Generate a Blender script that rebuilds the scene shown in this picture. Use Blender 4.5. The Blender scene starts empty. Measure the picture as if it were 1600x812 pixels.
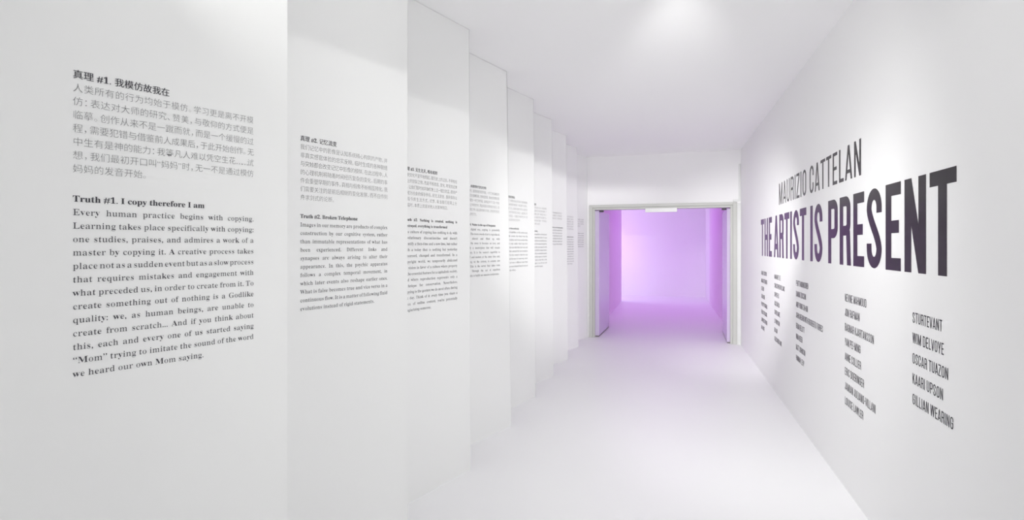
import bpy, bmesh, math, random
from mathutils import Vector, Matrix

# ------------------------------------------------------------------ camera
F, H, HZ = 820.0, 1.55, 383.0            # focal length in px, eye height in m, horizon row
TH = math.atan2(245.0, F)                # the camera looks this far to the left of the corridor axis
CT, ST = math.cos(TH), math.sin(TH)
SC = bpy.context.scene
COL = SC.collection
cam = bpy.data.cameras.new('camera')
cam.sensor_width = 36.0
cam.lens = 36.0 * F / 1600.0
cam.shift_y = (HZ - 406.0) / 1600.0
cam.clip_start = 0.02
cam_o = bpy.data.objects.new('camera', cam)
cam_o.location = (0, 0, H)
cam_o.rotation_euler = (math.pi / 2, 0, TH)
COL.objects.link(cam_o)
SC.camera = cam_o

# ------------------------------------------------------------------ world, exposure
vs = SC.view_settings
SC.display_settings.display_device = 'sRGB'
vs.view_transform = 'Standard'
vs.look = 'None'
vs.gamma = 1.0
vs.use_curve_mapping = False
vs.exposure = 0.16
wd = bpy.data.worlds.new('world')
wd.use_nodes = True
wd.node_tree.nodes['Background'].inputs[0].default_value = (1, 1, 1, 1)
wd.node_tree.nodes['Background'].inputs[1].default_value = 0.0
SC.world = wd
try:
    SC.cycles.max_bounces = 24
    SC.cycles.diffuse_bounces = 20
    SC.cycles.glossy_bounces = 8
    SC.cycles.use_denoising = True
    SC.cycles.sample_clamp_indirect = 10.0
except Exception:
    pass


# ------------------------------------------------------------------ photo measurements -> corridor frame
def ground(u, v):
    """floor point seen at (800+u, 383+v) in the corridor frame: a across to the right, b along"""
    Y = H * F / v
    X = u * Y / F
    return X * CT - Y * ST, X * ST + Y * CT


def on_wall(a, px):
    """distance along a wall at a = const, and the depth there, for picture column px"""
    u = px - 800.0
    Y = a / (u / F * CT - ST)
    return u * Y / F * ST + Y * CT, Y


def on_cross(b, px):
    """position across a wall at b = const, and the depth there"""
    u = px - 800.0
    Y = b / (u / F * ST + CT)
    return u * Y / F * CT - Y * ST, Y


CEIL = H * 1.9635
A_R = ground(557, 429)[0]                # right wall
B_END = ground(120.5, 143)[1]            # wall with the doorway
print('A_R', A_R, 'B_END', B_END, 'CEIL', CEIL)

# ------------------------------------------------------------------ lamps
def lamp(name, kind, loc, target, power, color=(1, 1, 0.978), **kw):
    d = bpy.data.lights.new(name, kind)
    d.energy = power
    d.color = color
    for k, v in kw.items():
        setattr(d, k, v)
    o = bpy.data.objects.new(name, d)
    o.location = loc
    dv = Vector(target) - Vector(loc)
    o.rotation_euler = dv.to_track_quat('-Z', 'Y').to_euler()
    COL.objects.link(o)
    return o


BAFFLE_Z, BAFFLE_B = H + 0.875, 1.0             # underside and front edge of the unseen baffle added behind the camera
lamp('rear_fill_light', 'AREA', (-0.3, -3.3, 1.3), (-0.3, 0, 1.35), 11.5, shape='RECTANGLE', size=2.2, size_y=2.2)  # added ambient fill behind the camera, no such lamp known
lamp('cove_light', 'AREA', (-0.3, 0.85, BAFFLE_Z + 0.12), (-0.3, 3.0, CEIL + 0.25), 6.2, shape='RECTANGLE', size=2.4, size_y=0.15)  # added fill above the baffle, brightens the ceiling
lamp('left_wash_light', 'SPOT', (0.75, -0.3, BAFFLE_Z - 0.03), (-1.3, 3.0, 1.2), 29, spot_size=math.radians(100), spot_blend=0.8, shadow_soft_size=0.04)
lamp('left_throw_light', 'SPOT', (0.8, -1.2, BAFFLE_Z - 0.014), (-1.2, 6.2, 1.25), 112, spot_size=math.radians(46), spot_blend=0.9, shadow_soft_size=0.04)
lamp('right_wash_light', 'SPOT', (-1.0, 0.5, BAFFLE_Z - 0.03), (1.0, 3.6, 0.8), 28, spot_size=math.radians(75), spot_blend=0.9, shadow_soft_size=0.02)
lamp('track_wide_light', 'SPOT', (0.0, 2.3, CEIL - 0.1), (0.1, 5.5, 0.4), 16, spot_size=math.radians(128), spot_blend=0.6, shadow_soft_size=0.05)  # added wide fill to even out the corridor
lamp('left_far_light', 'SPOT', (0.85, -1.5, BAFFLE_Z - 0.03), (-1.45, 8.7, 1.3), 1250, spot_size=math.radians(23), spot_blend=0.9, shadow_soft_size=0.04)
lamp('left_mid_light', 'SPOT', (0.8, -0.8, BAFFLE_Z - 0.04), (-1.1, 3.4, 0.95), 78, spot_size=math.radians(56), spot_blend=1.0, shadow_soft_size=0.04)
lamp('track_right_light', 'SPOT', (-0.6, 2.0, CEIL - 0.1), (0.95, 4.6, 0.2), 46, spot_size=math.radians(80), spot_blend=0.9, shadow_soft_size=0.05)
lamp('track_floor_light', 'SPOT', (0.2, 2.2, CEIL - 0.1), (0.92, 4.9, 0.0), 100, spot_size=math.radians(60), spot_blend=1.0, shadow_soft_size=0.05)
lamp('track_far_light', 'SPOT', (0.1, 2.4, CEIL - 0.25), (-0.15, 8.9, 2.5), 128, spot_size=math.radians(42), spot_blend=1.0, shadow_soft_size=0.05)  # added fill for the end wall, out of view
lamp('track_end_light', 'SPOT', (-0.8, 2.2, BAFFLE_Z + 0.15), (1.07, 7.9, 1.1), 980, spot_size=math.radians(36), spot_blend=1.0, shadow_soft_size=0.05)
lamp('track_up_light', 'AREA', (-0.2, 1.9, CEIL - 0.3), (-0.2, 5.2, CEIL + 0.6), 0.6, shape='RECTANGLE', size=1.6, size_y=0.2)  # added upward fill for the farther ceiling

B_FAR = ground(300, 81.4)[1]             # far wall of the coloured passage
B_GAP = ground(171, 87.5)[1]             # where the left side of the passage opens
lamp('pink_light', 'AREA', (-1.75, B_FAR - 0.9, 1.8), (0.2, B_FAR, 1.8), 3.2, (1.0, 0.2, 0.5), shape='RECTANGLE', size=0.3, size_y=2.2)
lamp('blue_light', 'AREA', (-2.2, B_GAP + 0.55, 1.5), (1.04, B_FAR - 0.75, 1.4), 16.8, (0.62, 0.7, 1.0), shape='RECTANGLE', size=1.0, size_y=2.4)
lamp('violet_fill_light', 'AREA', (-0.1, B_END + 4.4, 2.7), (-0.1, B_END + 4.4, 0), 9.2, (0.62, 0.04, 1.0), shape='RECTANGLE', size=1.2, size_y=2.6)  # added fill over the passage, hidden by the door head, deepens its purple
lamp('magenta_fill_light', 'AREA', (-0.1, B_END + 2.0, 2.6), (-0.1, B_END + 2.6, 0), 1, (0.8, 0.1, 1.0), shape='RECTANGLE', size=1.6, size_y=1.2)  # second added fill in the passage, weak and unseen


# ------------------------------------------------------------------ materials
def mat(name, col, rough=0.6, spec=0.5, bump=0.0, scale=200.0, coat=0.0, tint=0.0):
    m = bpy.data.materials.new(name)
    m.use_nodes = True
    nt = m.node_tree
    p = nt.nodes['Principled BSDF']
    p.inputs['Base Color'].default_value = (*col, 1)
    p.inputs['Roughness'].default_value = rough
    p.inputs['Specular IOR Level'].default_value = spec
    p.inputs['Coat Weight'].default_value = coat
    if bump or tint:
        tc = nt.nodes.new('ShaderNodeTexCoord')
        no = nt.nodes.new('ShaderNodeTexNoise')
        no.inputs['Scale'].default_value = scale
        no.inputs['Detail'].default_value = 4
        nt.links.new(tc.outputs['Object'], no.inputs['Vector'])
        if bump:
            b = nt.nodes.new('ShaderNodeBump')
            b.inputs['Strength'].default_value = bump
            b.inputs['Distance'].default_value = 0.001
            nt.links.new(no.outputs['Fac'], b.inputs['Height'])
            nt.links.new(b.outputs['Normal'], p.inputs['Normal'])
        if tint:
            r = nt.nodes.new('ShaderNodeMapRange')
            r.inputs['To Min'].default_value = 1 - tint
            r.inputs['To Max'].default_value = 1 + tint
            mx = nt.nodes.new('ShaderNodeVectorMath')
            mx.operation = 'SCALE'
            mx.inputs[0].default_value = col
            nt.links.new(no.outputs['Fac'], r.inputs['Value'])
            nt.links.new(r.outputs['Result'], mx.inputs['Scale'])
            nt.links.new(mx.outputs['Vector'], p.inputs['Base Color'])
    return m


M_WALL = mat('white_wall_paint', (0.86, 0.86, 0.86), 0.75, 0.25, 0.06, 260)
M_PANEL = mat('white_panel_paint', (0.87, 0.875, 0.87), 0.7, 0.25, 0.05, 300)
M_CEIL = mat('ceiling_paint', (0.94, 0.94, 0.94), 0.85, 0.2, 0.05, 220)
M_FLOOR = mat('white_epoxy_floor', (0.88, 0.88, 0.89), 0.42, 0.35, 0.02, 3, tint=0.006)
M_LILAC = mat('pale_lilac_paint', (0.84, 0.73, 0.84), 0.75, 0.25, 0.06, 260)  # purple light of the passage is partly put into this wall colour
M_FRAME = mat('grey_frame_paint', (0.50, 0.51, 0.48), 0.4, 0.5, 0.05, 120)
M_CASING = mat('pale_casing_paint', (0.68, 0.69, 0.68), 0.4, 0.5)
M_LEAF = mat('violet_lit_door_gloss', (0.58, 0.50, 0.68), 0.16, 0.5, 0.03, 40)  # purple bounce from the passage is put into the leaf colour
M_PLATE = mat('white_plate_metal', (0.70, 0.71, 0.70), 0.35, 0.5)
M_DARK = mat('dark_metal', (0.03, 0.025, 0.035), 0.4, 0.5)
M_SEAL = mat('grey_rubber_seal', (0.22, 0.20, 0.21), 0.6, 0.3)
M_VINYL = mat('black_vinyl', (0.014, 0.011, 0.014), 0.24, 0.22)
M_NAMES = mat('black_vinyl_small', (0.03, 0.027, 0.035), 0.5, 0.4)
M_INK = mat('black_print', (0.06, 0.058, 0.07), 0.6, 0.3)
M_INKL = mat('grey_print', (0.20, 0.20, 0.205), 0.6, 0.3)


# ------------------------------------------------------------------ mesh helpers
def link(name, verts, faces, m, parent=None):
    me = bpy.data.meshes.new(name)
    me.from_pydata([tuple(v) for v in verts], [], faces)
    me.materials.append(m)
    me.update()
    o = bpy.data.objects.new(name, me)
    COL.objects.link(o)
    if parent is not None:
        o.parent = parent
        o.matrix_parent_inverse = Matrix.Translation(-parent.location)
    return o


class MB:
    def __init__(s):
        s.v, s.f = [], []

    def prism(s, poly, z0, z1, top=None):
        """vertical prism over a floor outline (counter-clockwise); top = outline at the upper end"""
        n, k = len(poly), len(s.v)
        top = top or poly
        s.v += [(x, y, z0) for x, y in poly] + [(x, y, z1) for x, y in top]
        s.f.append([k + i for i in reversed(range(n))])
        s.f.append([k + n + i for i in range(n)])
        for i in range(n):
            j = (i + 1) % n
            s.f.append([k + i, k + j, k + n + j, k + n + i])
        return s

    def box(s, x0, x1, y0, y1, z0, z1):
        return s.prism([(x0, y0), (x1, y0), (x1, y1), (x0, y1)], z0, z1)

    def build(s, name, m, parent=None, bevel=0.0):
        o = link(name, s.v, s.f, m, parent)
        if bevel:
            md = o.modifiers.new('bevel', 'BEVEL')
            md.width = bevel
            md.segments = 2
            md.limit_method = 'ANGLE'
        return o


def tag(o, label=None, cat=None, group=None, kind=None):
    if label:
        o['label'] = label
    if cat:
        o['category'] = cat
    if group:
        o['group'] = group
    if kind:
        o['kind'] = kind
    return o


def empty(name, loc):
    o = bpy.data.objects.new(name, None)
    o.location = loc
    o.empty_display_size = 0.1
    COL.objects.link(o)
    return o


def struct(o, label=None):
    return tag(o, label, 'wall' if 'wall' in o.name else o.name.split('_')[0], None, 'structure')


# ------------------------------------------------------------------ the left row of angled panels
EDGE_BOT = [449, 637, 735.5, 799, 837, 865, 887.5, 904, 918.5]      # picture column of each jutting edge at the floor
EDGE_TOP = [449, 636.5, 732.8, 791.5, 833.5, 862, 884.5, 901.5, 917]
EDGE_Z = [.00148, .002168, .002857, .003546, .004225, .0049, .00561, .00632, .00699]
SLOPE = [650, 588, 575, 587, 560, 585, 585, 585, 585]
PAN = []
for xb, xt, Z, sl in zip(EDGE_BOT, EDGE_TOP, EDGE_Z, SLOPE):
    a, b = ground(xb - 800, 1 / Z)
    a2, b2 = ground(xt - 800, 1 / Z)
    d = Vector((sl / F * CT - ST, sl / F * ST + CT)).normalized()
    PAN.append(dict(E=Vector((a, b)), T=Vector((a2, b2)), d=d))
PAN[-1]['E'].y = min(PAN[-1]['E'].y, B_END - 0.004)
PAN[-1]['T'].y = PAN[-1]['E'].y
prevE = PAN[0]['E'] - (PAN[1]['E'] - PAN[0]['E'])
for p in PAN:
    t = (p['E'] - prevE).dot(p['d'])
    p['B'] = p['E'] - p['d'] * t          # inner end of the face: foot of the previous jutting edge
    p['len'] = t
    prevE = p['E']
A_L = min(p['B'].x for p in PAN) - 0.05
print('A_L', A_L, [round(p['len'], 3) for p in PAN], [tuple(round(c, 2) for c in p['B']) for p in PAN])

# ------------------------------------------------------------------ shell
B_BACK = -4.0
WT = 0.12
A_VL = ground(171, 87.5)[0]              # left and right side of the coloured passage
A_VR = ground(309, 91)[0]
A_PL = -2.4                               # closed end of the side opening
DOOR_L, DOOR_R = on_cross(B_END, 920.7)[0], on_cross(B_END, 1151.3)[0]
yl = on_cross(B_END, 1040)[1]
DOOR_T = H + (HZ - 318.0) * yl / F
print('passage', A_VL, A_VR, B_GAP, B_FAR, 'door', DOOR_L, DOOR_R, DOOR_T)

struct(MB().box(A_PL - 0.2, A_R + 0.4, B_BACK - 0.2, B_FAR + 0.2, -0.1, 0).build('floor', M_FLOOR), 'glossy white floor of the corridor')
struct(MB().box(A_PL - 0.2, A_R + 0.4, B_BACK - 0.2, B_FAR + 0.2, CEIL, CEIL + 0.1).build('ceiling', M_CEIL), 'plain white ceiling of the corridor')
struct(MB().box(A_R, A_R + WT, B_BACK, B_END + WT, 0, CEIL).build('wall_right', M_WALL), 'white right wall carrying the black lettering')
struct(MB().box(A_L - WT, A_L, B_BACK, B_END, 0, CEIL).build('wall_left', M_WALL), 'white wall behind the angled panels')
bw = MB()
bw.box(A_L - WT, DOOR_L + 0.02, B_END, B_END + WT, 0, CEIL)
bw.box(DOOR_R - 0.02, A_R, B_END, B_END + WT, 0, CEIL)
bw.box(DOOR_L + 0.02, DOOR_R - 0.02, B_END, B_END + WT, DOOR_T - 0.02, CEIL)
struct(bw.build('wall_back', M_WALL), 'white end wall above and beside the doorway')
struct(MB().box(A_L - WT, A_R + WT, B_BACK - WT, B_BACK, 0, CEIL).build('wall_rear', M_WALL))
struct(MB().box(A_L, A_R, B_BACK, BAFFLE_B, BAFFLE_Z, BAFFLE_Z + 0.04).build('ceiling_rear', M_CEIL))  # unseen plate added to cut the spot beams off the upper panels
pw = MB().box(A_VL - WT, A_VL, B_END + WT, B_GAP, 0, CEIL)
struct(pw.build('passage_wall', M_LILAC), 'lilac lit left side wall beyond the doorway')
struct(MB().box(A_VR, A_VR + WT, B_GAP + 0.15, B_FAR, 0, CEIL).build('alcove_wall', M_WALL), 'bluish lit side wall next to the far wall')  # lit end of the same side wall, brighter light put into its colour
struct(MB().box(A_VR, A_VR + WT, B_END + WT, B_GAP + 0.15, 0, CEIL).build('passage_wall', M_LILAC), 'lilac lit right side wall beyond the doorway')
struct(MB().box(A_PL, A_VR + WT, B_FAR, B_FAR + WT, 0, CEIL).build('wall_far', M_WALL), 'pink and lavender lit wall at the far end')
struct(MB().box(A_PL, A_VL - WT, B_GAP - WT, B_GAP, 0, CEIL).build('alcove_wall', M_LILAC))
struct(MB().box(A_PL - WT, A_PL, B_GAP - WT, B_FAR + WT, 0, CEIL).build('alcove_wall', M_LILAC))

# ------------------------------------------------------------------ glyph outlines taken from Blender's own typeface
LATIN_OFF = {'bold': 0.0, 'book': 0.0, 'hanl': -0.015, 'hanb': 0.0}


def serif(c):
    if 'A' <= c <= 'Z':
        return chr(0x1D400 + ord(c) - 65)
    if 'a' <= c <= 'z':
        return chr(0x1D41A + ord(c) - 97)
    if '0' <= c <= '9':
        return chr(0x1D7CE + ord(c) - 48)
    return c


GLYPH = {}


def load_glyphs(need):
    """need: set of (character, style). One temporary text per glyph, read as a mesh, then thrown away."""
    tmp = []
    for c, st in sorted(need):
        ch = serif(c)
        for body in (ch, 'H' + ch + 'H'):
            cu = bpy.data.curves.new('glyph', 'FONT')
            cu.body = body
            cu.size = 1.0
            cu.resolution_u = 3
            cu.offset = LATIN_OFF[st] if c not in '#.,:;…' else 0.0
            o = bpy.data.objects.new('glyph', cu)
            COL.objects.link(o)
            tmp.append((c, st, body == ch, o, cu))
    cu = bpy.data.curves.new('glyph', 'FONT')
    cu.body = 'HH'
    ref = bpy.data.objects.new('glyph', cu)
    COL.objects.link(ref)
    dg = bpy.context.evaluated_depsgraph_get()
    dg.update()

    def mesh_of(o):
        e = o.evaluated_get(dg)
        me = e.to_mesh()
        vs_ = [(v.co.x, v.co.y) for v in me.vertices]
        fs = [list(p.vertices) for p in me.polygons]
        # keep faces counter-clockwise
        out = []
        for f in fs:
            ar = sum(vs_[f[i]][0] * vs_[f[(i + 1) % len(f)]][1] - vs_[f[(i + 1) % len(f)]][0] * vs_[f[i]][1] for i in range(len(f)))
            out.append(f if ar >= 0 else f[::-1])
        e.to_mesh_clear()
        return vs_, out
    rv = mesh_of(ref)[0]
    hh = max(v[0] for v in rv)
    for c, st, solo, o, cu in tmp:
        v, f = mesh_of(o)
        if solo:
            GLYPH.setdefault((c, st), {}).update(v=v, f=f)
        else:
            off = LATIN_OFF[st] if c not in '#.,:;…' else 0.0
            GLYPH.setdefault((c, st), {}).update(adv=max(p[0] for p in v) - off - hh)
    for c, st, solo, o, cu in tmp:
        bpy.data.objects.remove(o)
        bpy.data.curves.remove(cu)
    bpy.data.objects.remove(ref)


def thin(g, dl):
    """narrow the upright strokes of a glyph without losing its hairlines"""
    v, f = g['v'], g['f']
    cnt = {}
    for p in f:
        for i in range(len(p)):
            e = (p[i], p[(i + 1) % len(p)])
            cnt[e] = cnt.get(e, 0) + 1
    nx, ny = [0.0] * len(v), [0.0] * len(v)
    for (a, b) in cnt:
        if (b, a) in cnt:
            continue
        dx, dy = v[b][0] - v[a][0], v[b][1] - v[a][1]
        for i in (a, b):
            nx[i] += dy
            ny[i] -= dx
    out = []
    for i, (x, y) in enumerate(v):
        l = math.hypot(nx[i], ny[i])
        out.append((x - dl * nx[i] / l, y) if l > 1e-9 else (x, y))
    g['v'] = out


PUNCT = '，。：、；？'


def han_adv(c, st):
    if c in PUNCT:
        return 0.62
    if c in '“”':
        return 0.45
    if c == ' ':
        return 0.30
    if c == '…':
        return 0.8
    if ord(c) < 128:
        return GLYPH[(c, st)]['adv'] * 1.05
    return 1.0


class Ink:
    """collects glyphs in the flat frame (s to the right, z up); later bent onto a surface"""

    def __init__(s):
        s.v, s.f, s.n = [], [], 0

    def glyph(s, c, st, x, z, em, xs, dup=0.0):
        if c == ' ':
            return
        g = GLYPH[(c, st)]
        for k, dx in enumerate((0.0, dup) if dup else (0.0,)):
            n = len(s.v)
            s.v += [(x + (px + dx) * em * xs, z + py * em, k) for px, py in g['v']]
            s.f += [[n + i for i in f] for f in g['f']]

    def han_line(s, t, st, z, em, xs, width=None, dup=0.0):
        adv = [han_adv(c, st) for c in t]
        step = em * xs * 1.0
        if width:
            # the last glyph ends flush with the column
            step = width / sum(adv)
        x = 0.0
        for c, a in zip(t, adv):
            dx = 0.0
            s.glyph(c, st, x + dx, z, em, xs, dup)
            x += a * step

    def serif_line(s, t, st, z, em, xs, width=None, dup=0.0, space=0.26):
        words = t.split(' ')
        wl = [sum(GLYPH[(c, st)]['adv'] for c in w) * em * xs for w in words]
        sp = space * em * xs
        if width and len(words) > 1:
            sp = (width - sum(wl)) / (len(words) - 1)
        x = 0.0
        for w, l in zip(words, wl):
            for c in w:
                s.glyph(c, st, x, z, em, xs, dup)
                x += GLYPH[(c, st)]['adv'] * em * xs
            x += sp


# ------------------------------------------------------------------ the wall texts
TEXTS = [
    ('真理 #1. 我模仿故我在',
     ['人类所有的行为均始于模仿。学习更是离不开模', '仿：表达对大师的研究、赞美，与敬仰的方式便是', '临摹。创作从来不是一蹴而就，而是一个缓慢的过',
      '程，需要犯错与借鉴前人成果后，于此开始创作。无', '中生有是神的能力：我等凡人难以凭空生花……试', '想，我们最初开口叫“妈妈”时，无一不是通过模仿', '妈妈的发音开始。'],
     ['Truth #1. I copy therefore I am'],
     ['Every human practice begins with copying.', 'Learning takes place specifically with copying:', 'one studies, praises, and admires a work of a',
      'master by copying it. A creative process takes', 'place not as a sudden event but as a slow process', 'that requires mistakes and engagement with',
      'what preceded us, in order to create from it. To', 'create something out of nothing is a Godlike', 'quality: we, as human beings, are unable to',
      'create from scratch... And if you think about', 'this, each and every one of us started saying', '“Mom” trying to imitate the sound of the word', 'we heard our own Mom saying.']),
    ('真理 #2. 记忆流变',
     ['我们记忆中的影像是认知系统精心构筑的产物，并', '非真实感官体验的忠实反映。临时生成的各种联结', '与突触都会改变记忆中影像的模样。在此过程中，人',
      '的心理机制将随着时间经历复杂的变化，后期的事', '件会重塑早期的事件，真相与假象不断相互转化。我', '们需要关注的是前后相继的变化发展，而不应作刻', '舟求剑式的论断。'],
     ['Truth #2. Broken Telephone'],
     ['Images in our memory are products of complex', 'construction by our cognitive system, rather', 'than immutable representations of what has',
      'been experienced. Different links and', 'synapses are always arising to alter their', 'appearance. In this, the psychic apparatus',
      'follows a complex temporal movement, in', 'which later events also reshape earlier ones.', 'What is false becomes true and vice versa in a',
      'continuous flow. It is a matter of following fluid', 'evolutions instead of rigid statements.']),
    ('真理 #3. 无生无灭，唯有相转',
     ['复制文化不是平地而起，要历史上的过去，不带有任', '何上的割裂之物，而是不断改造、变化，转变的这世',
      '界。让我们暂时抛弃版权世上这一理念财富，即财产', '财成为社会的保存手段，经无法割舍，重新保存以', '为现今的生活方式。试想，每当我们在网上分', '内容时，本质上就是对他人的某种剽窃。'],
     ['Truth #3. Nothing is created, nothing is', 'destroyed, everything is transformed'],
     ['The culture of copying has nothing to do with', 'revolutionary discontinuities and doesn’t', 'identify a then-time and a new time, but rather',
      'with a today that is nothing but yesterday', 'processed, changed and transformed. In a', 'copyright world, we temporarily abdicated',
      'its vision in favor of a culture where property', 'is the essential feature for a capitalistic society,', 'and where reproduction represents only a',
      'technique for conservation. Nevertheless,', 'copying is the gesture we do most often during', 'the day. Think of it: every time you share a', 'piece of online content, you’re potentially', 'plagiarizing someone.']),
    ('真理 #4. 本雅明时代的沃尔特',
     ['在数字时代，复制有着无限可能。一件艺术品被复制', '得越多，无论是被篡改、替换或改变，都会变得更加重', '要，并且成为一件艺术作品。复制品并不只是一件会', '留在历史之中的杰作，而是其源头同时成为自己，且', '在新的语境之中，能以新的样子存在，假定新的形式', '通过重复的行为。'],
     ['Truth #4. Walter in the age of Benjamin'],
     ['In the digital era, copying is potentially', 'infinite. The more a work of art is reproduced,', 'copied, altered and filled up with',
      'stories, the more it becomes an icon, and', 'not only a masterpiece that will remain', 'in history. It is the source’s capability to',
      'be itself and mature at the same time and,', 'depending on the context, to assume new', 'forms. This is the server that takes some', 'shapes. Through the act of repetition', 'we are able to build our massive testimonies.']),
    ('真理 #5. 何为更真的赝品',
     ['有一年他参加了一场模仿自己的比赛，想看看谁最', '像那个人。比赛中的模仿者很多，每位都尽力表演，', '最后他只得了第三名，这样的结果令所有人都惊讶',
      '于是评判们认为他不够像真正的自己，由此我们可', '见真与假，原作与赝品，一切都在不断转变之中，而', '一个人也难以永远成为自己的样子。'],
     ['Truth #5. More than authentic'],
     ['In a contest for lookalikes, on the anniversary', 'of the lookalike contest, the winner was the', 'one of the most similar and it was another who',
      'himself should come rather third than first', 'and that from the man that they had seen and', 'on the judges that selected the best imitation', 'what happened in the contest is that the copy',
      'would go on and become, in some way, more', 'of himself and at once a different man from', 'the one and even more himself than he was at', 'the start of all the others.']),
    ('真理 #6. 生生不息的重复',
     ['我们以一种重复的方式不断成长，每一次重复都会', '产生不同的差异，而这些差异正构成了新的事物。于', '是复制不再只是简单的相同，而是一种创造，所以一',
      '切都在复制之中得以延续，因此它属于我们每个人，', '也属于每一个时代。艺术家通过重复一个形象来让', '它成为自己的作品，让我们认出它。'],
     ['Truth #6. Again, repeating'],
     ['What is beyond it, the repetition, is fecund and', 'goes along with the functional side of a new', 'something. Imitating is, for us, one and the same', 'with the true creation of an image through the',
      'hands of many artists who can repeat it, with', 'a little maybe and a lot of will to make it theirs', 'so that we made it real by a remarkable quality', 'of its own: it can generally repeat an identity', 'in this case forever. And as they like it, the', 'end of the age of images is an old story and', 'the start of one that we will tell again.']),
    ('真理 #7. 物',
     ['真实往往是一种判断，它不断地被我们改写而成为', '另一种真实。它只能通过复制来存在，也只能在我们', '彼此之间的传递当中，才得以成为一件完整的作品', '的。'],
     ['Truth #7. Reality is what we are imitating today'],
     ['We see the world as perceived through all these', 'images and the collection of what comes from', 'them, because to copy is imitating the very real', 'things and also the mirrors that surround us all', 'with an amount of models that are made out of', 'making each time a new copy of what we know.']),
    ('真理 #8. 像',
     ['历史总会重演一遍又一遍，并且在不同的地方当中', '以不同的方式再次出现。因此复制也是一种爱的方', '式，是我们的共同记忆里，每一种形式的再造，让所有',
      '人都能分享同一个故事，并且继续讲述下去，直到它', '成为我们自己的一部分，成为新的源头与新的起点', '让我们在这些形象当中，再一次认识我们自己与他', '人的。'],
     ['Truth #8. There are no originals, only returns'],
     ['Because everything returns sooner or later on', 'and an idea can always be taken and then again', 'borrowed over and over from those who had it', 'shared by all those people around the world', 'who want it to live in their works and to grow', 'for another moment, for another public, well', 'beyond its own time and its place of birth, we', 'know so that every single copy that we meet', 'carries a new story about the former one and', 'gives it to whoever may want to see in it still', 'the same old image and, at last, a new one.']),
    ('真理 #9. 我',
     ['谁能够分辨真与假呢？在这个时代里的人们，都是彼', '此的一份复制，而非唯一的存在。艺术家总是在他所', '创造的事物与我们所记得的事物之间，寻找着他自', '己的位置，一个我们曾经到过的地方'],
     ['Truth #9. Who'],
     ['Because the artist himself is always to be found', 'somewhere in between all of the many things', 'that he has made and what we recall about it', 'and about all those things, pictures and words', 'which we have seen and which are now here', 'or still in another place, waiting for the return', 'of the one who will look at them all once more', 'again.']),
]

need = set()
for hz, bz, he, be in TEXTS:
    for c in hz:
        need.add((c, 'hanb'))
    for c in ''.join(bz):
        need.add((c, 'hanl'))
    for c in ''.join(he):
        need.add((c, 'bold'))
    for c in ''.join(be):
        need.add((c, 'book'))
for st in LATIN_OFF:
    need.add(('H', st))
need = {n for n in need if n[0] != ' '}
load_glyphs(need)
for (c, st), g in GLYPH.items():
    if st == 'book' and c.isalpha():
        thin(g, 0.017 if c in 'vwxyzkAVWMNKXYZ' else 0.030)
CAP = max(p[1] for p in GLYPH[('H', 'bold')]['v'])
print('glyphs', len(GLYPH), 'cap', CAP)

COLW = 0.483                              # width of a text column
PITCH = 0.0234 * H                        # line spacing
HAN_EM, HAN_XS = 0.0255, 0.90
SER_EM = 0.0165 / CAP
SER_XS = COLW / SER_EM / (sum(GLYPH[(c, 'book')]['adv'] for c in TEXTS[0][3][4] if c != ' ') + 0.13 * 10)
print('serif x scale', SER_XS)


def bend(ink, p, right_gap, name, m, parent):
    """lay collected lettering on the face of panel p, its column ending right_gap short of the jutting edge"""
    nrm = Vector((p['d'].y, -p['d'].x))
    out = []
    for x, z, k in ink.v:
        s_ = right_gap + COLW - x
        q = p['E'] - p['d'] * s_ + (p['T'] - p['E']) * (z / CEIL) * (1 - s_ / p['len']) + nrm * (0.0012 + 0.0001 * k)
        out.append((q.x, q.y, z))
    return link(name, out, ink.f, m, parent)


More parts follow.
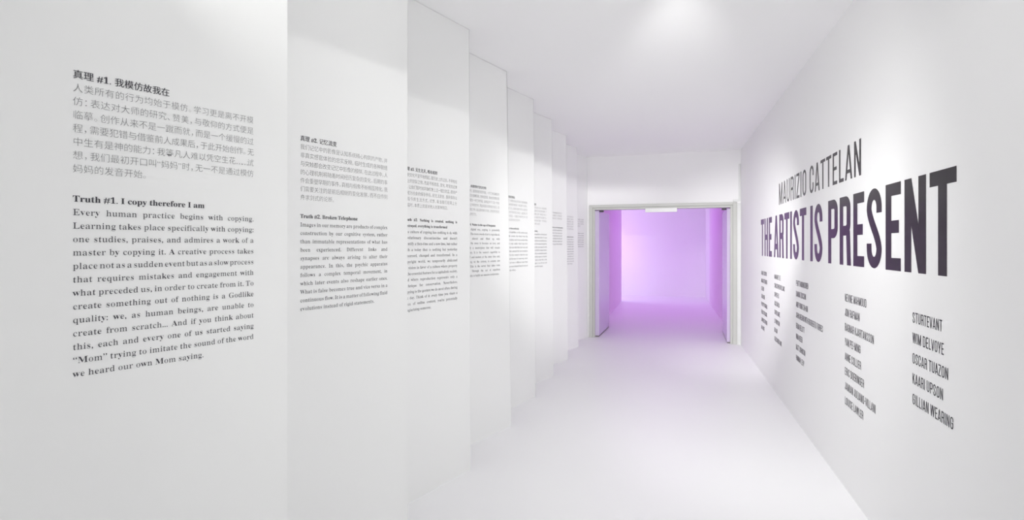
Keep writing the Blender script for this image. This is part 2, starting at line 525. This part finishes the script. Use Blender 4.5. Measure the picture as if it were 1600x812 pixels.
LOOK = ['nearest the camera, carrying the largest text', 'with the text on a broken telephone, beside the nearest panel',
        'with the text that nothing is created, third from the camera', 'with a heading on the age of an author, fourth from the camera',
        'fifth from the camera, between the fourth and the sixth', 'sixth from the camera, before the panel with the shortest text',
        'with the shortest text, seventh from the camera', 'eighth from the camera, next to last before the doorway wall',
        'farthest away, touching the end wall beside the grey door frame']
for i, p in enumerate(PAN):
    E, T, B, d = p['E'], p['T'], p['B'], p['d']
    nB = PAN[i + 1]['B'] if i + 1 < len(PAN) else Vector((A_L + 0.01, B_END - 0.004))
    back = nB + (E - nB) * 0.0 - (Vector((0, 0.006)) if i + 1 < len(PAN) else Vector((0, 0)))
    wl = A_L + 0.003
    poly = [(wl, B.y), (B.x, B.y), (E.x, E.y), (back.x, back.y - 0.004), (wl, back.y - 0.004)]
    top = [(wl, B.y), (B.x, B.y), (T.x, E.y), (back.x, back.y - 0.004), (wl, back.y - 0.004)]
    root = empty('display_panel', (E.x, E.y, 0))
    tag(root, 'angled white panel ' + LOOK[i], 'panel', 'angled text panels in a row', 'thing')
    body = MB()
    zt_ = CEIL - 0.002
    N = 28
    for iz in range(N + 1):
        z = zt_ * iz / N
        for js in range(N + 1):
            s_ = p['len'] * (1 - js / N)
            q = E - d * s_ + (T - E) * (z / CEIL) * (js / N)
            body.v.append((q.x, q.y, z))
    for iz in range(N):
        for js in range(N):
            k = iz * (N + 1) + js
            body.f.append([k, k + 1, k + N + 2, k + N + 1])
    k = len(body.v)
    body.v += [(x, y, 0.0) for x, y in poly] + [(x, y, zt_) for x, y in top]
    body.f += [[k + 4, k + 3, k + 2, k + 1, k], [k + 5, k + 6, k + 7, k + 8, k + 9]]
    for u0 in (0, 2, 3, 4):
        u1 = (u0 + 1) % 5
        body.f.append([k + u0, k + u1, k + 5 + u1, k + 5 + u0])
    body.build('panel_body', M_PANEL, root)
    hz, bz, he, be = TEXTS[i]
    gap = [0.120, 0.137, 0.135, 0.137, 0.137, 0.137, 0.137, 0.137, 0.137][i]
    z = H + 0.297 * H - 0.36 * HAN_EM
    k = Ink()
    k.han_line(hz, 'hanb', z, HAN_EM, HAN_XS, None, 0.02)
    bend(k, p, gap, 'chinese_heading_text', M_INK, root)
    k = Ink()
    for j, t in enumerate(bz):
        z -= PITCH
        k.han_line(t, 'hanl', z, HAN_EM, HAN_XS, COLW if j < len(bz) - 1 else None)
    bend(k, p, gap, 'chinese_paragraph_text', M_INKL, root)
    z0 = H + (0.297 - 0.0234 * (7 if i < 2 or i == 7 else 6 if i < 6 else 4) - 0.0575) * H - (0.0 if len(he) == 1 else -0.009)
    if len(he) == 2:
        z0 = H + 0.0945 * H
    k = Ink()
    for j, t in enumerate(he):
        k.serif_line(t, 'bold', z0 - j * PITCH, SER_EM, SER_XS, COLW if j < len(he) - 1 else None, 0.006)
    tag(bend(k, p, gap, 'english_heading_text', M_INK, root))
    z0 -= PITCH * len(he)
    k = Ink()
    for j, t in enumerate(be):
        k.serif_line(t, 'book', z0 - j * PITCH, SER_EM, SER_XS, COLW if j < len(be) - 1 else None)
    bend(k, p, gap, 'english_paragraph_text', M_INK, root)


# ------------------------------------------------------------------ condensed capitals for the right wall
class Cap:
    def __init__(s, v, b):
        s.vw, s.bw, s.v, s.f, s.k = v, b, [], [], 0

    def poly(s, pts):
        n = len(s.v)
        ar = sum(pts[i][0] * pts[(i + 1) % len(pts)][1] - pts[(i + 1) % len(pts)][0] * pts[i][1] for i in range(len(pts)))
        pts = pts if ar > 0 else pts[::-1]
        s.v += [(x, y, s.k) for x, y in pts]
        s.f.append(list(range(n, n + len(pts))))
        s.k += 1

    def rect(s, x0, y0, x1, y1):
        s.poly([(x0, y0), (x1, y0), (x1, y1), (x0, y1)])

    def strip(s, A, B):
        n = len(s.v)
        m = len(A)
        s.v += [(x, y, s.k) for x, y in A] + [(x, y, s.k) for x, y in B]
        for i in range(m - 1):
            q = [n + i, n + i + 1, n + m + i + 1, n + m + i]
            P = [s.v[j] for j in q]
            ar = sum(P[t][0] * P[(t + 1) % 4][1] - P[(t + 1) % 4][0] * P[t][1] for t in range(4))
            s.f.append(q if ar > 0 else q[::-1])
        s.k += 1

    def quarter(s, cx, cy, rx, ry, a0, a1, n=10):
        A, B = [], []
        for i in range(n + 1):
            t = math.radians(a0 + (a1 - a0) * i / n)
            c, q = math.cos(t), math.sin(t)
            A.append((cx + rx * c, cy + ry * q))
            B.append((cx + max(rx - s.vw, 0.001) * c, cy + max(ry - s.bw, 0.001) * q))
        s.strip(A, B)


def cap_glyph(ch, v, b):
    """capital of height 1; returns (Cap, advance). v = stem width, b = bar thickness"""
    g = Cap(v, b)
    sb = 0.055
    R = 0.25

    def arch(x0, w, top):
        r = w / 2
        if top:
            g.quarter(x0 + r, 1 - R, r, R, 90, 180)
            g.quarter(x0 + r, 1 - R, r, R, 0, 90)
        else:
            g.quarter(x0 + r, R, r, R, 180, 270)
            g.quarter(x0 + r, R, r, R, 270, 360)

    def bowl(x0, x1, y0, y1, r=0.20, ry=0.17):
        g.rect(x0, y1 - b, x1 - r, y1)
        g.rect(x0, y0, x1 - r, y0 + b)
        g.quarter(x1 - r, y1 - ry, r, ry, 0, 90)
        g.quarter(x1 - r, y0 + ry, r, ry, 270, 360)
        g.rect(x1 - v, y0 + ry, x1, y1 - ry)
    W = 0.47
    if ch in 'OQCGUJS':
        x = sb
        if ch == 'J':
            W = 0.33
        if ch in 'OQCGS':
            arch(x, W, True)
        arch(x, W, False)
        if ch in 'OQ':
            g.rect(x, R, x + v, 1 - R)
            g.rect(x + W - v, R, x + W, 1 - R)
            if ch == 'Q':
                g.poly([(x + W * 0.55, 0.2), (x + W * 0.72, 0.26), (x + W + 0.04, 0.02), (x + W - 0.06, -0.04)])
        elif ch in 'CG':
            g.rect(x, R, x + v, 1 - R)
            g.rect(x + W - v, 0.63, x + W, 1 - R)
            if ch == 'C':
                g.rect(x + W - v, R, x + W, 0.37)
            else:
                g.rect(x + W - v, R, x + W, 0.54)
                g.rect(x + W * 0.52, 0.54 - b, x + W, 0.54)
        elif ch == 'U':
            g.rect(x, R, x + v, 1)
            g.rect(x + W - v, R, x + W, 1)
        elif ch == 'J':
            g.rect(x + W - v, R, x + W, 1)
            g.rect(x, R, x + v, 0.31)
        elif ch == 'S':
            g.rect(x + W - v, 0.69, x + W, 1 - R)
            g.rect(x, R, x + v, 0.31)
            A, B = [], []
            for i in range(15):
                t = i / 14
                y = (1 - R) + (R - (1 - R)) * t
                q = t * t * (3 - 2 * t)
                xx = x + v / 2 + (W - v) * (0.35 * t + 0.65 * q) 
                hw = v / 2 * (1 + 0.22 * math.sin(math.pi * t))
                A.append((xx - hw, y))
                B.append((xx + hw, y))
            g.strip(A, B)
        return g, W + 2 * sb
    x = sb
    if ch in 'BDPREFHIKLMN':
        if ch != 'I':
            g.rect(x, 0, x + v, 1)
    if ch == 'D':
        bowl(x + v * 0.9, x + W, 0, 1, 0.22, 0.22)
        return g, W + 2 * sb
    if ch == 'P':
        bowl(x + v * 0.9, x + W, 0.40, 1)
        return g, W + 1.6 * sb
    if ch == 'B':
        bowl(x + v * 0.9, x + W * 0.97, 0.47, 1, 0.19, 0.15)
        bowl(x + v * 0.9, x + W, 0, 0.47 + b, 0.19, 0.16)
        return g, W + 2 * sb
    if ch == 'R':
        bowl(x + v * 0.9, x + W - 0.01, 0.43, 1)
        g.poly([(x + W - 0.03 - v, 0.47), (x + W - 0.03, 0.50), (x + W + 0.01, 0), (x + W + 0.005 - v, 0)])
        return g, W + 1.8 * sb
    if ch in 'EF':
        w = 0.40
        g.rect(x, 1 - b, x + w, 1)
        g.rect(x, 0.5 - b / 2, x + w * 0.88, 0.5 + b / 2)
        if ch == 'E':
            g.rect(x, 0, x + w, b)
        return g, w + 1.6 * sb
    if ch == 'L':
        g.rect(x, 0, x + 0.38, b)
        return g, 0.38 + 1.5 * sb
    if ch == 'H':
        g.rect(x + W - v, 0, x + W, 1)
        g.rect(x, 0.5 - b / 2, x + W, 0.5 + b / 2)
        return g, W + 2 * sb
    if ch == 'I':
        g.rect(x, 0, x + v, 1)
        return g, v + 2 * sb
    if ch == 'N':
        w = W
        g.rect(x + w - v, 0, x + w, 1)
        g.poly([(x, 1), (x + v * 1.02, 1), (x + w, 0), (x + w - v * 1.02, 0)])
        return g, w + 2 * sb
    if ch == 'M':
        w = 0.64
        g.rect(x + w - v, 0, x + w, 1)
        g.poly([(x, 1), (x + v * 1.2, 1), (x + w / 2 + v * 0.42, 0), (x + w / 2 - v * 0.42, 0)])
        g.poly([(x + w, 1), (x + w - v * 1.2, 1), (x + w / 2 - v * 0.42, 0), (x + w / 2 + v * 0.42, 0)])
        return g, w + 2 * sb
    if ch == 'K':
        g.poly([(x + v, 0.36), (x + v, 0.60), (x + W - v * 1.08, 1), (x + W, 1)])
        g.poly([(x + v * 1.15, 0.60), (x + v * 1.75, 0.76), (x + W + 0.02, 0), (x + W - v * 1.1, 0)])
        return g, W + 1.4 * sb
    if ch in 'AVW':
        x = 0.015
        if ch == 'A':
            w = 0.535
            g.poly([(x, 0), (x + v * 0.98, 0), (x + w / 2 + v * 0.42, 1), (x + w / 2 - v * 0.55, 1)])
            g.poly([(x + w, 0), (x + w - v * 0.98, 0), (x + w / 2 - v * 0.42, 1), (x + w / 2 + v * 0.55, 1)])
            g.rect(x + w * 0.18, 0.19, x + w * 0.82, 0.19 + b * 0.95)
        elif ch == 'V':
            w = 0.52
            g.poly([(x, 1), (x + v, 1), (x + w / 2 + v * 0.42, 0), (x + w / 2 - v * 0.55, 0)])
            g.poly([(x + w, 1), (x + w - v, 1), (x + w / 2 - v * 0.42, 0), (x + w / 2 + v * 0.55, 0)])
        else:
            w = 0.78
            for c0 in (0.0, w / 2 - v * 0.25):
                h = w / 2 + v * 0.25
                g.poly([(x + c0, 1), (x + c0 + v, 1), (x + c0 + h / 2 + v * 0.42, 0), (x + c0 + h / 2 - v * 0.5, 0)])
                g.poly([(x + c0 + h, 1), (x + c0 + h - v, 1), (x + c0 + h / 2 - v * 0.42, 0), (x + c0 + h / 2 + v * 0.5, 0)])
        return g, w + 0.03
    if ch == 'T':
        x, w = 0.015, 0.475
        g.rect(x, 1 - b, x + w, 1)
        g.rect(x + w / 2 - v / 2, 0, x + w / 2 + v / 2, 1)
        return g, w + 0.03
    if ch == 'X':
        x, w = 0.015, 0.54
        g.poly([(x, 0), (x + v, 0), (x + w - 0.02, 1), (x + w - 0.02 - v, 1)])
        g.poly([(x + w, 0), (x + w - v, 0), (x + 0.02, 1), (x + 0.02 + v, 1)])
        return g, w + 0.03
    if ch == 'Y':
        x, w = 0.01, 0.53
        g.poly([(x, 1), (x + v, 1), (x + w / 2 + v * 0.45, 0.36), (x + w / 2 - v * 0.5, 0.36)])
        g.poly([(x + w, 1), (x + w - v, 1), (x + w / 2 - v * 0.45, 0.36), (x + w / 2 + v * 0.5, 0.36)])
        g.rect(x + w / 2 - v / 2, 0, x + w / 2 + v / 2, 0.40)
        return g, w + 0.02
    if ch == 'Z':
        x, w = 0.03, 0.44
        g.rect(x, 1 - b, x + w, 1)
        g.rect(x, 0, x + w, b)
        g.poly([(x, b), (x + v * 1.05, b), (x + w, 1 - b), (x + w - v * 1.05, 1 - b)])
        return g, w + 0.06
    if ch == '-':
        g.rect(0.04, 0.42, 0.25, 0.42 + b)
        return g, 0.29
    if ch == '´':
        g.poly([(0, 1.07), (0.09, 1.07), (0.17, 1.22), (0.04, 1.22)])
        return g, 0.0
    return g, 0.21                         # a space


def cap_line(text, v, b, track=0.0, space=0.21):
    """[(character, x offset, Cap)], total width at cap height 1"""
    out, x = [], 0.0
    for ch in text:
        acc = {'É': 'E', 'Á': 'A'}.get(ch)
        g, w = cap_glyph(acc or ch, v, b)
        if ch == ' ':
            x += space + track
            continue
        if acc:
            h, _ = cap_glyph('´', v, b)
            n = len(g.v)
            g.v += [(q[0] + w * 0.38, q[1], q[2] + g.k) for q in h.v]
            g.f += [[n + i for i in f] for f in h.f]
        out.append((ch, x, g))
        x += w + track
    return out, x - track


def wall_glyphs(items, b_left, xscale, z_base, cap, m, name, parent, join):
    """lettering on the right wall; reading runs towards the camera, so x maps to decreasing b"""
    V, Fc = [], []
    for ch, x, g in items:
        if not join:
            V, Fc = [], []
        n = len(V)
        V += [(A_R - 0.0008 - 0.00006 * k, b_left - (x + px) * xscale, z_base + py * cap) for px, py, k in g.v]
        Fc += [[n + i for i in f] for f in g.f]
        if not join:
            link(name, V, Fc, m, parent)
    if join:
        return link(name, V, Fc, m, parent)


def zz(px, y):
    b, Y = on_wall(A_R, px)
    return b, H + (HZ - y) * Y / F


# big title
bl, zt = zz(1189, 342)
_, zb = zz(1189, 399)
br, zt2 = zz(1495, 262.3)
_, zb2 = zz(1482, 432.3)
print('title', bl, br, zt, zb, zt2, zb2)
items, W_ = cap_line('THE ARTIST IS PRESENT', 0.157, 0.143, 0.0, 0.20)
x0, x1 = items[0][1] + 0.015, W_ - 0.015
xs = (bl - br) / (x1 - x0)
ztop, zbot = (zt + zt2) / 2, (zb + zb2) / 2
print('title cap', ztop - zbot, 'x scale', xs)
t = empty('title_lettering', (A_R, (bl + br) / 2, zbot))
tag(t, 'huge bold black title reading THE ARTIST IS PRESENT on white wall', 'lettering', None, 'thing')
wall_glyphs(items, bl + x0 * xs, xs, zbot, ztop - zbot, M_VINYL, 'letter', t, False)

# the line above it
bl, zt = zz(1217.3, 286.2)
_, zb = zz(1217.3, 319.5)
br, zt2 = zz(1345.6, 217)
_, zb2 = zz(1345.6, 274.4)
print('upper line', bl, br, zt, zb, zt2, zb2)
items, W_ = cap_line('MAURIZIO CATTELAN', 0.118, 0.106, 0.055, 0.20)
x0, x1 = 0.055, W_ - 0.055
xs2 = (bl - br) / (x1 - x0)
ztop, zbot = (zt + zt2) / 2, (zb + zb2) / 2
print('cap', ztop - zbot, 'x scale', xs2)
t = empty('name_lettering', (A_R, (bl + br) / 2, zbot))
tag(t, 'single line of thin spaced black capitals just above the huge bold title', 'lettering', None, 'thing')
wall_glyphs(items, bl + x0 * xs2, xs2, zbot, ztop - zbot, M_VINYL, 'letter', t, False)

# columns of artists
COLS = [
    (1189.7, 422.0, 11.9, ['URARA TSUCHIYA', 'MIKA ROTTENBERG', 'XU ZHEN', 'JOSH KLINE', 'PHILIPPE PARRENO', 'REENA SPAULINGS', 'LAWRENCE WEINER', 'MA JUNJIE'],
     'leftmost and farthest column of small black names on the right wall'),
    (1210.1, 428.3, 13.85, ['MARGARET LEE', 'CHRISTOPHER WILLIAMS', 'SUPERFLEX', 'JOSÉ DÁVILA', 'SAYRE GOMEZ', 'LU PINGYUAN', 'MA JUN', 'ALEKSANDRA MIR'],
     'second column of small black names from the doorway on the right wall'),
    (1243.9, 438.2, 16.6, ['PENTTI MONKKONEN', 'DAMON ZUCCONI', 'ANDY HUNG CHI-KIN', 'JOHN AHEARN WITH RIGOBERTO TORRES', 'BRIAN BELOTT', 'NINA BEIER', 'MATT JOHNSON', 'HANNAH LEVY'],
     'middle column of small black names, its fourth line much the longest'),
    (1320.2, 457.9, 22.9, ['NEVINE MAHMOUD', 'JON RAFMAN', 'RAGNAR KJARTANSSON', 'YAN PEI-MING', 'ANNE COLLIER', 'ERIC DOERINGER', 'JAMIAN JULIANO-VILLANI', 'LOUISE LAWLER'],
     'eight-line column of black names left of the five-line rightmost column'),
    (1425.8, 487.2, 31.6, ['STURTEVANT', 'WIM DELVOYE', 'OSCAR TUAZON', 'KAARI UPSON', 'GILLIAN WEARING'],
     'rightmost column of black names on the right wall, only five lines'),
]
NC = []
for px, y, pitch, names, lab in COLS:
    b0, z0 = zz(px, y)
    _, z1 = zz(px, y + pitch)
    NC.append((b0, z0, z0 - z1))
print('name columns', NC)
zt_n = sum(c[1] for c in NC) / len(NC)
pt_n = sum(c[2] for c in NC) / len(NC)
cap_n = pt_n * 0.515
for (px, y, pitch, names, lab), (b0, _, _) in zip(COLS, NC):
    t = empty('name_list', (A_R, b0, zt_n - pt_n * (len(names) - 1) - cap_n))
    tag(t, lab, 'lettering', 'columns of artists on the wall', 'thing')
    for j, nm in enumerate(names):
        items, W_ = cap_line(nm, 0.114, 0.106, 0.035, 0.20)
        wall_glyphs(items, b0, cap_n * 1.0, zt_n - pt_n * j - cap_n, cap_n, M_NAMES, 'name_line', t, True)

# ------------------------------------------------------------------ doorway: frame, plate, two open leaves
fr = empty('trim_1', ((DOOR_L + DOOR_R) / 2, B_END, 0))
tag(fr, 'grey painted frame of the double doorway at the corridor end', 'door frame', None, 'structure')
y0, y1 = B_END - 0.030, B_END + WT + 0.01
JL, JR = 0.095, 0.095                     # face width of the jambs
HT = 0.082                                # face height of the head
MB().box(DOOR_L, DOOR_L + JL * 0.62, y0, y1, 0, DOOR_T).box(DOOR_L + JL * 0.62, DOOR_L + JL, y0 + 0.022, y1, 0, DOOR_T - HT * 0.55).build('frame_jamb', M_FRAME, fr, 0.003)
MB().box(DOOR_R - JR * 0.62, DOOR_R, y0, y1, 0, DOOR_T).box(DOOR_R - JR, DOOR_R - JR * 0.62, y0 + 0.022, y1, 0, DOOR_T - HT * 0.55).build('frame_jamb', M_FRAME, fr, 0.003)
MB().box(DOOR_L + JL * 0.62, DOOR_R - JR * 0.62, y0, y1, DOOR_T - HT * 0.55, DOOR_T).box(DOOR_L + JL, DOOR_R - JR, y0 + 0.022, y1, DOOR_T - HT, DOOR_T - HT * 0.55).build('frame_head', M_FRAME, fr, 0.003)
pa, _ = on_cross(B_END, 1008.3)
pb, _ = on_cross(B_END, 1058.0)
MB().box(pa, pb, y0 + 0.012, y0 + 0.05, DOOR_T - HT - 0.055, DOOR_T - HT + 0.012).build('header_plate', M_PLATE, fr, 0.004)
LEAF_H = DOOR_T - HT - 0.012
LEAF_T = 0.05
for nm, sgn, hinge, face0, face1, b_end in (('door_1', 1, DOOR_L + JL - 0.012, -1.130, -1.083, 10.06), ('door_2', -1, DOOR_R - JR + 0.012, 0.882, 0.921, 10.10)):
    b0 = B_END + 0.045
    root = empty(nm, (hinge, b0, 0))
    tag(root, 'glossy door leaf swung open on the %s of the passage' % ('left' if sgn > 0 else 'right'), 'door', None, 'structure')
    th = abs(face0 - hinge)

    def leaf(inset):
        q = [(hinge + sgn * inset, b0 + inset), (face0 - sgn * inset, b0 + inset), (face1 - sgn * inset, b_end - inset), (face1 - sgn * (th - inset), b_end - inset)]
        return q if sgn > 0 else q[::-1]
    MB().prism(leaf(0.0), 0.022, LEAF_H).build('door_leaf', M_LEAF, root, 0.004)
    MB().prism(leaf(0.004), 0.001, 0.022).build('bottom_seal', M_SEAL, root)
    x0_, x1_ = sorted((face0 + sgn * 0.004, face0 + sgn * 0.075))
    MB().box(x0_, x1_, b0 + 0.01, b0 + 0.05, LEAF_H - 0.022, LEAF_H + 0.006).build('pivot_arm', M_DARK, root, 0.003)

# pale casing strip between the right jamb and the corner, and the conduit above it
struct(MB().box(DOOR_R + 0.001, A_R - 0.002, B_END - 0.014, B_END, 0, DOOR_T - 0.015).build('trim_2', M_CASING, None, 0.002), 'narrow pale board between door frame and right wall')
zc0 = DOOR_T + 0.012
_, yc = on_cross(B_END, 1154)
zc1 = H + (HZ - 256) * yc / F
cb = MB()
cb.box(A_R - 0.034, A_R - 0.002, B_END - 0.018, B_END, zc0, zc1)
cb.box(A_R - 0.115, A_R - 0.034, B_END - 0.018, B_END, zc0, zc0 + 0.028)
struct(cb.build('trim_3', M_PLATE, None, 0.003), 'thin white cable conduit in the corner above the door frame')
